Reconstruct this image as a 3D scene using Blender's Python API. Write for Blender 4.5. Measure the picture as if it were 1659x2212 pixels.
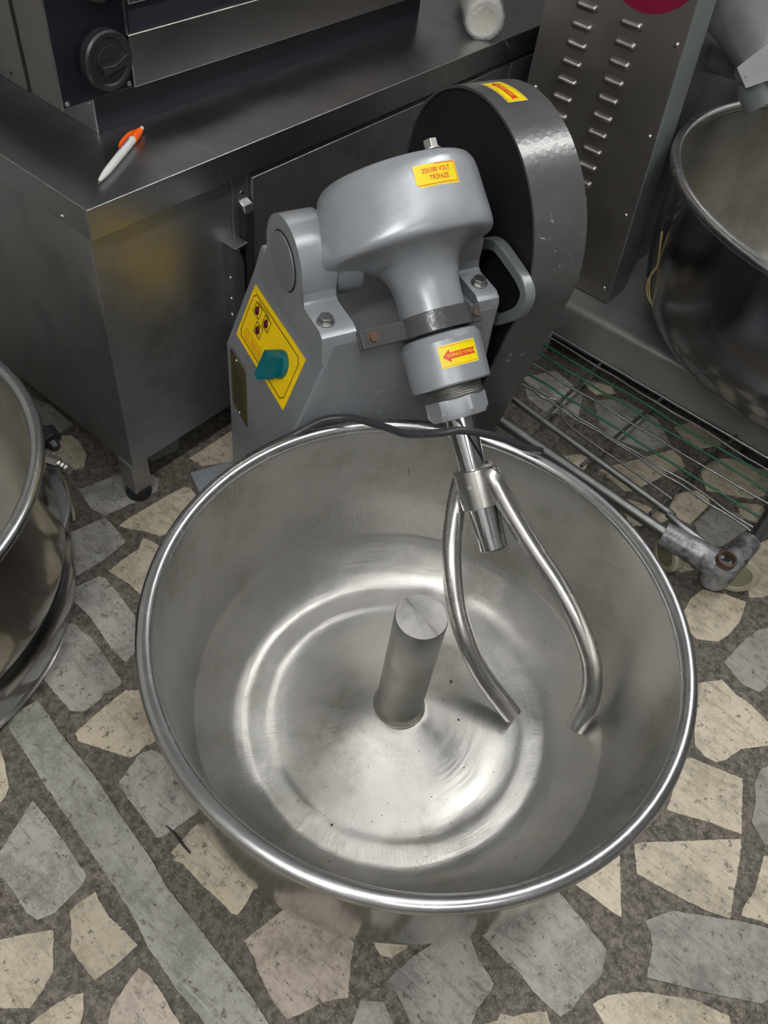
import bpy, bmesh, math, random
from mathutils import Vector, Matrix
random.seed(7)
sc = bpy.context.scene
for o in list(bpy.data.objects): bpy.data.objects.remove(o)
R = math.radians

# ---------------------------------------------------------------- camera
PW, PH, FPX = 1659, 2212, 1741.6
TH, RO, CH = 0.869063, 0.1648188, 1.02
_f = Vector((0, math.cos(TH), -math.sin(TH))); _r = Vector((1, 0, 0)); _u = _r.cross(_f)
CR = _r * math.cos(RO) + _u * math.sin(RO); CU = _u * math.cos(RO) - _r * math.sin(RO)
cam = bpy.data.cameras.new('camera'); co = bpy.data.objects.new('camera', cam); sc.collection.objects.link(co)
m = Matrix.Identity(4)
for i in range(3): m[i][0], m[i][1], m[i][2] = CR[i], CU[i], -_f[i]
m[0][3], m[1][3], m[2][3] = 0, 0, CH
co.matrix_world = m
cam.sensor_fit = 'VERTICAL'; cam.sensor_height = 24; cam.lens = FPX / PH * 24; cam.clip_start = .01
sc.camera = co
# ---------------------------------------------------------------- world, exposure
w = bpy.data.worlds.new('world'); sc.world = w; w.use_nodes = True
w.node_tree.nodes['Background'].inputs[0].default_value = (.6, .63, .68, 1)
w.node_tree.nodes['Background'].inputs[1].default_value = .05
sc.view_settings.view_transform = 'Standard'; sc.view_settings.look = 'None'
sc.view_settings.exposure = 0.15; sc.view_settings.gamma = 1; sc.view_settings.use_curve_mapping = False
LAMP_POWER = 38.0
LAMPS = [(.05, 2.12, -.95), (.08, 2.12, .50), (.08, 2.12, 1.80), (1.15, 2.12, -.60)]   # N, height, E of each ceiling tube fixture

# ---------------------------------------------------------------- frames
PSI = 1.00133079
MA = R(34.8)
U = Vector((math.cos(MA), math.sin(MA), 0)); V = Vector((-math.sin(MA), math.cos(MA), 0))      # fork mixer axes
NN = Vector((math.sin(PSI), -math.cos(PSI), 0)); EE = Vector((math.cos(PSI), math.sin(PSI), 0))  # room axes
Z = Vector((0, 0, 1))
def WM(s, t, h): return U * s + V * t + Z * h
def WR(n, e, h): return NN * n + EE * e + Z * h
def ray(x, y): return _f + CR * ((x - PW / 2) / FPX) - CU * ((y - PH / 2) / FPX)
def plane(x, y, nrm, c):
    d = ray(x, y); o = Vector((0, 0, CH)); return o + d * ((c - nrm.dot(o)) / nrm.dot(d))
def floor_at(x, y, h=0): return plane(x, y, Z, h)
def rc(P): return (P.dot(NN), P.dot(EE), P.z)      # world -> room coordinates

# ---------------------------------------------------------------- materials
def nodes(name):
    mt = bpy.data.materials.new(name); mt.use_nodes = True
    nt = mt.node_tree; return mt, nt, nt.nodes['Principled BSDF']
def lk(nt, a, b): nt.links.new(a, b)
def coords(nt, scale=(1, 1, 1), kind='Object'):
    tc = nt.nodes.new('ShaderNodeTexCoord'); mp = nt.nodes.new('ShaderNodeMapping'); mp.inputs['Scale'].default_value = scale
    lk(nt, tc.outputs[kind], mp.inputs[0]); return mp.outputs[0]
def noise(nt, vec, scale, detail=4, rough=.55):
    n = nt.nodes.new('ShaderNodeTexNoise'); n.inputs['Scale'].default_value = scale; n.inputs['Detail'].default_value = detail
    n.inputs['Roughness'].default_value = rough; lk(nt, vec, n.inputs['Vector']); return n.outputs['Fac']
def ramp(nt, fac, stops):
    r = nt.nodes.new('ShaderNodeValToRGB'); e = r.color_ramp.elements
    while len(e) < len(stops): e.new(.5)
    for i, (p, c) in enumerate(stops):
        e[i].position = p; e[i].color = (c[0], c[1], c[2], 1) if isinstance(c, tuple) else (c, c, c, 1)
    lk(nt, fac, r.inputs[0]); return r.outputs[0]
def mixc(nt, fac, a, b):
    x = nt.nodes.new('ShaderNodeMix'); x.data_type = 'RGBA'
    for s, val in ((x.inputs[6], a), (x.inputs[7], b)):
        if isinstance(val, tuple): s.default_value = (*val, 1)
        else: lk(nt, val, s)
    if isinstance(fac, float): x.inputs[0].default_value = fac
    else: lk(nt, fac, x.inputs[0])
    return x.outputs[2]
def bump(nt, bs, fac, strength, dist=.001):
    b = nt.nodes.new('ShaderNodeBump'); b.inputs['Strength'].default_value = strength; b.inputs['Distance'].default_value = dist
    lk(nt, fac, b.inputs['Height']); lk(nt, b.outputs[0], bs.inputs['Normal']); return b
def steel(name, col=(.5, .5, .49), rough=(.22, .38), blotch=6, streak=(3, 3, 60), grain=.25, dirt=None):
    mt, nt, bs = nodes(name); v = coords(nt); bs.inputs['Metallic'].default_value = 1
    n1 = noise(nt, v, blotch, 5, .6); v2 = coords(nt, streak); n2 = noise(nt, v2, 12, 3, .6)
    c = ramp(nt, n1, [(.2, tuple(x * .85 for x in col)), (.8, tuple(min(1, x * 1.08) for x in col))])
    if dirt: c = mixc(nt, ramp(nt, noise(nt, v, blotch * 2.3, 6, .7), [(.5, 0.), (.75, dirt[1])]), c, dirt[0])
    lk(nt, c, bs.inputs['Base Color'])
    r = ramp(nt, n1, [(.1, rough[0]), (.9, rough[1])]); lk(nt, r, bs.inputs['Roughness'])
    bump(nt, bs, n2, grain, .0004)
    return mt
def scratched(name, *a, **k):
    mt = steel(name, *a, **k); nt = mt.node_tree; bs = nt.nodes['Principled BSDF']; src = bs.inputs['Base Color'].links[0].from_socket; c = src
    for rot, sc_ in ((.5, 2.4), (2.2, 3.1), (1.2, 1.7)):
        mp = nt.nodes.new('ShaderNodeMapping'); mp.inputs['Scale'].default_value = (2, 170, 1); mp.inputs['Rotation'].default_value = (0, 0, rot); lk(nt, coords(nt), mp.inputs[0])
        c = mixc(nt, ramp(nt, noise(nt, mp.outputs[0], sc_, 3, .6), [(.66, 0.), (.70, .55)]), c, (.9, .9, .9))
    c = mixc(nt, ramp(nt, noise(nt, coords(nt), 260, 2, .5), [(.76, 0.), (.79, .9)]), c, (.9, .9, .88))
    lk(nt, c, bs.inputs['Base Color']); return mt
def paint(name, col, rough=.38, peel=.25, dirt=.25, metal=0., chips=None, pscale=220, nscale=9):
    mt, nt, bs = nodes(name); v = coords(nt)
    n1 = noise(nt, v, nscale, 8, .7); c = ramp(nt, n1, [(.38, tuple(x * (1 - dirt) for x in col)), (.60, col)])
    if chips: c = mixc(nt, ramp(nt, noise(nt, v, 38, 8, .8), [(.635, 0.), (.65, 1.)]), c, chips)
    lk(nt, c, bs.inputs['Base Color']); bs.inputs['Roughness'].default_value = rough; bs.inputs['Metallic'].default_value = metal
    bump(nt, bs, noise(nt, v, pscale, 3, .5), peel, .0006); return mt
def plain(name, col, rough=.5, metal=0., emis=None):
    mt, nt, bs = nodes(name); bs.inputs['Roughness'].default_value = rough; bs.inputs['Metallic'].default_value = metal
    c = ramp(nt, noise(nt, coords(nt), 40, 3), [(.3, tuple(x * .9 for x in col)), (.7, col)]); lk(nt, c, bs.inputs['Base Color'])
    if emis: bs.inputs['Emission Color'].default_value = (*emis[0], 1); bs.inputs['Emission Strength'].default_value = emis[1]
    return mt
def stone_mat(name, base, dark, vein):
    mt, nt, bs = nodes(name); v = coords(nt)
    oi = nt.nodes.new('ShaderNodeObjectInfo'); ad = nt.nodes.new('ShaderNodeVectorMath'); ad.operation = 'ADD'
    cx = nt.nodes.new('ShaderNodeCombineXYZ'); mu = nt.nodes.new('ShaderNodeMath'); mu.operation = 'MULTIPLY'; mu.inputs[1].default_value = 37
    lk(nt, oi.outputs['Random'], mu.inputs[0]); lk(nt, mu.outputs[0], cx.inputs[0]); lk(nt, v, ad.inputs[0]); lk(nt, cx.outputs[0], ad.inputs[1]); vv = ad.outputs[0]
    c = ramp(nt, noise(nt, vv, 14, 12, .85), [(.42, dark), (.50, base), (.60, tuple(min(1, x * 1.12) for x in base))])
    tone = ramp(nt, oi.outputs['Random'], [(0, .80), (1, 1.12)])
    mm = nt.nodes.new('ShaderNodeMix'); mm.data_type = 'RGBA'; mm.blend_type = 'MULTIPLY'; mm.inputs[0].default_value = 1
    lk(nt, c, mm.inputs[6]); lk(nt, tone, mm.inputs[7]); c = mm.outputs[2]
    mp = nt.nodes.new('ShaderNodeMapping'); mp.inputs['Scale'].default_value = (1, 6, 1); mp.inputs['Rotation'].default_value = (0, 0, .7); lk(nt, vv, mp.inputs[0])
    c = mixc(nt, ramp(nt, noise(nt, mp.outputs[0], 18, 10, .85), [(.53, 0.), (.60, .65)]), c, vein)
    c = mixc(nt, ramp(nt, noise(nt, vv, 6, 10, .8), [(.50, .0), (.60, .6)]), c, tuple(x * .42 for x in base))
    sp = noise(nt, vv, 75, 10, .8); c = mixc(nt, ramp(nt, sp, [(.565, 0.), (.60, .85)]), c, (.075, .062, .05))
    mp2 = nt.nodes.new('ShaderNodeMapping'); mp2.inputs['Scale'].default_value = (3, 160, 1); mp2.inputs['Rotation'].default_value = (0, 0, -.5); lk(nt, vv, mp2.inputs[0])
    c = mixc(nt, ramp(nt, noise(nt, mp2.outputs[0], 2.2, 4, .6), [(.64, 0.), (.68, .35)]), c, (.62, .6, .55))
    lk(nt, c, bs.inputs['Base Color']); bs.inputs['Roughness'].default_value = .5
    bump(nt, bs, sp, .35, .0006); return mt
M = {}
def bowl_steel(name, ctr, col, rough):
    mt, nt, bs = nodes(name); bs.inputs['Metallic'].default_value = 1
    tc = nt.nodes.new('ShaderNodeTexCoord'); sb = nt.nodes.new('ShaderNodeVectorMath'); sb.operation = 'SUBTRACT'; sb.inputs[1].default_value = ctr; lk(nt, tc.outputs['Object'], sb.inputs[0])
    sp = nt.nodes.new('ShaderNodeSeparateXYZ'); lk(nt, sb.outputs[0], sp.inputs[0])
    def mth(op, a, b_=None):
        x = nt.nodes.new('ShaderNodeMath'); x.operation = op
        for k, q in enumerate((a, b_)):
            if q is None: continue
            if isinstance(q, (int, float)): x.inputs[k].default_value = q
            else: lk(nt, q, x.inputs[k])
        return x.outputs[0]
    ang = mth('ARCTAN2', sp.outputs[1], sp.outputs[0]); rad = mth('SQRT', mth('ADD', mth('POWER', sp.outputs[0], 2), mth('POWER', sp.outputs[1], 2)))
    def pv(ka, kr, kz):
        c = nt.nodes.new('ShaderNodeCombineXYZ'); lk(nt, mth('MULTIPLY', ang, ka), c.inputs[0]); lk(nt, mth('MULTIPLY', rad, kr), c.inputs[1]); lk(nt, mth('MULTIPLY', sp.outputs[2], kz), c.inputs[2]); return c.outputs[0]
    scr = noise(nt, pv(60, 40, 20), 1.6, 6, .75); ringn = noise(nt, pv(.8, 55, 45), 1.5, 4, .6); big = noise(nt, sb.outputs[0], 7, 5, .65); fine = noise(nt, sb.outputs[0], 60, 6, .8)
    c = ramp(nt, big, [(.35, (col[0] * .74, col[1] * .74, col[2] * .70)), (.50, col), (.65, tuple(x * 1.1 for x in col))])
    c = mixc(nt, ramp(nt, fine, [(.62, 0.), (.72, .18)]), c, tuple(x * .65 for x in col))
    lk(nt, c, bs.inputs['Base Color'])
    lk(nt, ramp(nt, mth('ADD', mth('MULTIPLY', big, .5), mth('MULTIPLY', scr, .5)), [(.25, rough[0]), (.75, rough[1])]), bs.inputs['Roughness'])
    b1 = bump(nt, bs, mth('ADD', mth('MULTIPLY', scr, .7), ringn), .55, .0007); b2 = bump(nt, bs, fine, .25, .0006); nt.links.new(b1.outputs[0], b2.inputs['Normal'])
    b3 = bump(nt, bs, noise(nt, sb.outputs[0], 9, 3, .5), .5, .006); nt.links.new(b2.outputs[0], b3.inputs['Normal'])
    return mt
M['bowl'] = bowl_steel('brushed_bowl_steel', (.3239 - .45, .3631 - .6, 0), (.475, .47, .452), (.22, .42))
M['bowl2'] = bowl_steel('dull_bowl_steel', (0, 0, 0), (.40, .39, .36), (.30, .45))
M['bowlout'] = steel('polished_bowl_steel', (.43, .42, .40), (.09, .17), 7, (6, 6, 2), .15)
M['bowldark'] = steel('dark_shiny_bowl_steel', (.42, .42, .44), (.12, .22), 5, (4, 4, 2), .2)
M['rim'] = steel('polished_rim_steel', (.60, .60, .61), (.2, .32), 20, (5, 5, 5), .025)
M['chrome'] = steel('chromed_shaft_steel', (.66, .68, .7), (.05, .12), 14, (4, 4, 4), .1)
M['arm'] = steel('fork_arm_steel', (.56, .55, .53), (.22, .32), 20, (5, 5, 5), .025)
M['sheet'] = steel('dull_sheet_steel', (.42, .42, .425), (.38, .56), 3.5, (2, 2, 30), .25, ((.16, .155, .16), .6))
M['top'] = scratched('worktop_steel', (.44, .44, .45), (.24, .42), 4, (3, 40, 3), .25, ((.25, .25, .26), .5))
M['oven'] = steel('oven_front_steel', (.32, .31, .30), (.22, .4), 5, (40, 3, 3), .2, ((.24, .23, .22), .4))
M['column'] = steel('louvred_panel_steel', (.38, .355, .335), (.38, .5), 9, (3, 3, 40), .2)
M['louver'] = steel('pressed_louver_steel', (.40, .385, .365), (.3, .42), 30, (30, 30, 30), .4)
M['bolt'] = steel('zinc_bolt_steel', (.5, .5, .48), (.28, .42), 30)
M['zinc'] = steel('galvanised_tube_steel', (.30, .31, .31), (.35, .55), 40, (30, 30, 30), .4, ((.2, .14, .1), .3))
M['rust'] = paint('rusted_bolt_head', (.13, .075, .05), .8, .6, .4)
M['grey'] = paint('light_grey_machine_paint', (.34, .365, .395), .3, .3, .12, .25)
M['body'] = paint('grey_body_paint', (.25, .268, .29), .34, .2, .12, .2, (.5, .52, .53))
M['bodyfront'] = M['body']
M['hammer'] = paint('dark_hammered_paint', (.125, .128, .128), .26, .6, .2, .3, (.45, .45, .43), 150)
M['clamp'] = paint('glossy_dark_clamp_paint', (.085, .087, .088), .2, .8, .15, .1, None, 150)
M['guardface'] = paint('black_textured_guard_paint', (.012, .013, .017), .5, .9, .2, 0., None, 170)
M['arm_grey'] = paint('grey_green_frame_paint', (.20, .225, .23), .35, .2, .15, .2)
M['beam'] = paint('silver_grey_base_paint', (.28, .282, .275), .36, .2, .2, .35)
M['flake'] = paint('flaking_white_paint', (.62, .64, .68), .5, .6, .15, 0., (.05, .045, .04), 220)
M['cone'] = paint('brushed_light_alloy', (.5, .5, .52), .33, .3, .2, .7)
M['silver'] = paint('silver_brushed_paint', (.30, .30, .33), .36, .6, .35, .6, None, 90)
M['black'] = plain('black_plastic', (.018, .018, .022), .38)
M['glass'] = plain('black_control_glass', (.006, .007, .012), .22)
M['navy'] = plain('near_black_navy', (.008, .009, .018), .6)
M['yellow'] = plain('yellow_label_vinyl', (1., .66, .0), .38)
M['yellow2'] = plain('yellow_sticker_vinyl', (.95, .78, .0), .35)
M['white'] = plain('white_sticker_paper', (.75, .73, .66), .6)
M['red'] = plain('red_print', (.75, .04, .02), .45)
M['orange_print'] = plain('orange_red_print', (.85, .14, .0), .45)
M['ink'] = plain('black_print', (.015, .013, .01), .5)
M['lens'] = plain('dark_red_lamp_lens', (.10, .004, .01), .12)
M['teal'] = plain('teal_switch_plastic', (.0, .13, .155), .33)
M['brass'] = plain('olive_gold_rating_plate', (.20, .17, .055), .3, .6)
M['maroon'] = plain('maroon_round_badge', (.22, .005, .035), .35)
M['rubber'] = plain('black_rubber', (.02, .02, .022), .5)
M['cable'] = plain('charcoal_cable_sheath', (.035, .037, .042), .38)
M['penwhite'] = plain('white_pen_plastic', (.75, .75, .74), .3)
M['penorange'] = plain('orange_pen_plastic', (.9, .13, .01), .25)
M['penblue'] = plain('blue_print', (.02, .05, .3), .5)
M['ceramic'] = plain('cream_white_plastic', (.62, .60, .52), .4)
M['wheel'] = plain('yellowed_white_wheel', (.38, .36, .27), .45)
M['wheelhub'] = plain('translucent_olive_hub', (.22, .21, .13), .3)
M['greenwire'] = plain('green_coated_wire', (.02, .13, .07), .4)
M['twine'] = plain('yellow_twine', (.35, .28, .12), .8)
M['seam'] = plain('dark_joint', (.01, .01, .01), .8)
M['cast'] = paint('worn_grey_casting', (.36, .37, .39), .40, .9, .78, .4, (.16, .08, .05), 60, 42)
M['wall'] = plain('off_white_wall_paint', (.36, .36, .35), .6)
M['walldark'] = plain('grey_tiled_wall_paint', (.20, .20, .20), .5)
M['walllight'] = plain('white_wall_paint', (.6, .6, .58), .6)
M['ceil'] = plain('white_ceiling_paint', (.55, .55, .54), .7)
M['tube'] = plain('lamp_diffuser', (.9, .9, .9), .5, 0., ((1., .99, .965), LAMP_POWER))
M['lampbody'] = plain('white_lamp_housing', (.7, .7, .7), .5)
M['cream'] = stone_mat('cream_marble', (.56, .50, .39), (.40, .35, .26), (.24, .19, .13))
M['pink'] = stone_mat('pinkish_marble', (.45, .39, .33), (.31, .26, .21), (.2, .15, .11))
M['greystone'] = stone_mat('grey_marble', (.37, .36, .33), (.23, .222, .205), (.12, .12, .11))
M['greenstone'] = stone_mat('grey_green_marble', (.41, .41, .36), (.27, .275, .24), (.15, .15, .12))
# mortar between the stones
mt, nt, bs = nodes('grey_brown_mortar'); v = coords(nt)
c = ramp(nt, noise(nt, v, 95, 9, .8), [(.40, (.045, .039, .032)), (.50, (.115, .10, .082)), (.60, (.22, .195, .16))])
c = mixc(nt, ramp(nt, noise(nt, v, 330, 3, .6), [(.58, 0.), (.64, .7)]), c, (.30, .27, .23))
c = mixc(nt, ramp(nt, noise(nt, v, 4, 4, .6), [(.4, 0.), (.7, .5)]), c, (.07, .062, .052))
lk(nt, c, bs.inputs['Base Color']); bs.inputs['Roughness'].default_value = .62; bump(nt, bs, noise(nt, v, 260, 6, .7), .6, .001)
M['mortar'] = mt
# thin cloudy film
mt, nt, bs = nodes('clear_film'); bs.inputs['Base Color'].default_value = (.85, .87, .9, 1); bs.inputs['Roughness'].default_value = .2
tr = nt.nodes.new('ShaderNodeBsdfTransparent'); mx = nt.nodes.new('ShaderNodeMixShader'); mx.inputs[0].default_value = .3
lk(nt, tr.outputs[0], mx.inputs[1]); lk(nt, bs.outputs[0], mx.inputs[2]); lk(nt, mx.outputs[0], nt.nodes['Material Output'].inputs[0])
bump(nt, bs, noise(nt, coords(nt), 60, 4), .8, .004); M['film'] = mt

# ---------------------------------------------------------------- mesh builder
class MB:
    def __init__(s, off=(0, 0, 0)): s.v = []; s.f = []; s.o = Vector(off)
    def add(s, vs, fs):
        b = len(s.v); s.v += [Vector(p) - s.o for p in vs]; s.f += [[b + i for i in f] for f in fs]; return s
    def box(s, a, b):
        (x0, y0, z0), (x1, y1, z1) = a, b
        return s.add([(x0, y0, z0), (x1, y0, z0), (x1, y1, z0), (x0, y1, z0), (x0, y0, z1), (x1, y0, z1), (x1, y1, z1), (x0, y1, z1)],
                     [(0, 3, 2, 1), (4, 5, 6, 7), (0, 1, 5, 4), (1, 2, 6, 5), (2, 3, 7, 6), (3, 0, 4, 7)])
    def prism(s, pts, d):      # pts: 3D loop, d: extrusion vector
        n = len(pts); d = Vector(d); p = [Vector(q) for q in pts]
        return s.add(p + [q + d for q in p], [list(range(n))[::-1], list(range(n, 2 * n))] + [(i, (i + 1) % n, n + (i + 1) % n, n + i) for i in range(n)])
    def lathe(s, prof, org=(0, 0, 0), axis=(0, 0, 1), n=64, close=False):
        org = Vector(org); ax = Vector(axis).normalized(); e1 = ax.orthogonal().normalized(); e2 = ax.cross(e1); vs = []; fs = []; idx = []
        for r, h in prof:
            if r < 1e-6: idx.append([len(vs)]); vs.append(org + ax * h)
            else:
                idx.append(list(range(len(vs), len(vs) + n)))
                for i in range(n):
                    a = 2 * math.pi * i / n; vs.append(org + ax * h + (e1 * math.cos(a) + e2 * math.sin(a)) * r)
        prs = list(zip(idx, idx[1:])) + ([(idx[-1], idx[0])] if close else [])
        for A, B in prs:
            for i in range(n):
                j = (i + 1) % n
                if len(A) == 1 and len(B) == 1: break
                if len(A) == 1: fs.append((A[0], B[j], B[i]))
                elif len(B) == 1: fs.append((A[i], A[j], B[0]))
                else: fs.append((A[i], A[j], B[j], B[i]))
        return s.add(vs, fs)
    def cyl(s, a, b, r, n=24, r2=None):
        a = Vector(a); b = Vector(b); L = (b - a).length; r2 = r if r2 is None else r2
        return s.lathe([(0, 0), (r, 0), (r2, L), (0, L)], a, b - a, n)
    def tube(s, pts, r, n=12, flat=None):
        pts = [Vector(p) for p in pts]; N = len(pts); vs = []; fs = []
        t0 = (pts[1] - pts[0]).normalized(); nr = t0.orthogonal().normalized()
        for i, p in enumerate(pts):
            t = (pts[min(i + 1, N - 1)] - pts[max(i - 1, 0)]).normalized()
            nr = (nr - t * nr.dot(t)).normalized(); bn = t.cross(nr); rr = r[i] if isinstance(r, list) else r
            for k in range(n):
                a = 2 * math.pi * k / n; vs.append(p + (nr * math.cos(a) + bn * math.sin(a)) * rr)
        for i in range(N - 1):
            for k in range(n): j = (k + 1) % n; fs.append((i * n + k, i * n + j, (i + 1) * n + j, (i + 1) * n + k))
        fs.append(list(range(n))[::-1]); fs.append(list(range((N - 1) * n, N * n)))
        return s.add(vs, fs)
    def build(s, name, mat, parent=None, bevel=0, smooth=35, seg=3, xf=None):
        me = bpy.data.meshes.new(name); me.from_pydata([tuple(p) for p in s.v], [], s.f)
        bm = bmesh.new(); bm.from_mesh(me); bmesh.ops.recalc_face_normals(bm, faces=bm.faces)
        bm.to_mesh(me); bm.free(); me.validate()
        me.materials.append(M[mat]); o = bpy.data.objects.new(name, me); sc.collection.objects.link(o)
        if parent: o.parent = parent
        if xf is not None: o.matrix_local = xf
        if smooth:
            for p in me.polygons: p.use_smooth = True
            me.set_sharp_from_angle(angle=R(smooth))
        if bevel:
            b = o.modifiers.new('bevel', 'BEVEL'); b.width = bevel; b.segments = seg; b.limit_method = 'ANGLE'; b.angle_limit = R(40); b.harden_normals = True
        return o
def smooth_path(pts, k=6):
    pts = [Vector(p) for p in pts]; out = []
    for i in range(len(pts) - 1):
        p0, p1, p2, p3 = pts[max(i - 1, 0)], pts[i], pts[i + 1], pts[min(i + 2, len(pts) - 1)]
        for j in range(k):
            t = j / k; out.append(.5 * ((2 * p1) + (p2 - p0) * t + (2 * p0 - 5 * p1 + 4 * p2 - p3) * t * t + (3 * p1 - p0 - 3 * p2 + p3) * t ** 3))
    return out + [pts[-1]]
def smooth_prof(prof, k=4): return [(max(p.x, 0), p.y) for p in smooth_path([(a, b, 0) for a, b in prof], k)]
def thing(name, label, cat, loc, rz=0, group=None):
    o = bpy.data.objects.new(name, None); sc.collection.objects.link(o); o.empty_display_size = .05
    o.location = loc; o.rotation_euler = (0, 0, rz); o['label'] = label; o['category'] = cat
    if group: o['group'] = group
    return o
def tag(o, label, cat, group=None):
    o['label'] = label; o['category'] = cat
    if group: o['group'] = group
    return o
def struct(o): o['kind'] = 'structure'; return o
def text_mesh(txt, size, sx=1.0, ax='CENTER', fine=0):
    cu = bpy.data.curves.new('lettering', 'FONT'); cu.body = txt; cu.size = size; cu.align_x = ax; cu.align_y = 'CENTER'; cu.resolution_u = 3; cu.offset = size * .012
    ob = bpy.data.objects.new('lettering', cu); sc.collection.objects.link(ob); bpy.context.view_layer.update()
    me = bpy.data.meshes.new_from_object(ob.evaluated_get(bpy.context.evaluated_depsgraph_get()))
    vs = [(p.co.x * sx, p.co.y) for p in me.vertices]; fs = [tuple(p.vertices) for p in me.polygons]
    bpy.data.objects.remove(ob); bpy.data.meshes.remove(me); return vs, fs
def put(mb, vs, fs, fn): return mb.add([fn(x, y) for x, y in vs], fs)
def grid(mb, fn, nu, nv):
    vs = [fn(i / nu, j / nv) for j in range(nv + 1) for i in range(nu + 1)]
    return mb.add(vs, [(j * (nu + 1) + i, j * (nu + 1) + i + 1, (j + 1) * (nu + 1) + i + 1, (j + 1) * (nu + 1) + i) for j in range(nv) for i in range(nu)])

# ================================================================ setting
RZ = PSI - math.pi / 2
def room_box(n0, n1, e0, e1, h0, h1, name, mat):
    mb = MB(); mb.box((n0, e0, h0), (n1, e1, h1)); o = mb.build(name, mat, None, 0, 0); o.rotation_euler = (0, 0, RZ); return struct(o)
N0, N1, E0, E1, HC = -1.55, 1.9, -1.6, 2.45, 2.2
floor = room_box(N0, N1, E0, E1, -.06, -.0015, 'floor', 'mortar')
room_box(N0 - .08, N1 + .08, E0 - .08, E1 + .08, HC, HC + .06, 'ceiling', 'ceil')
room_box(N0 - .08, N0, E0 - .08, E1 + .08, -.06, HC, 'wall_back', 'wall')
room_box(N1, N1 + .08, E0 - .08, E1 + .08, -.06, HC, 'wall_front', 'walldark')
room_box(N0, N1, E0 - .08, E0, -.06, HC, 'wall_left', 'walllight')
room_box(N0, N1, E1, E1 + .08, -.06, HC, 'wall_right', 'walldark')

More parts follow.
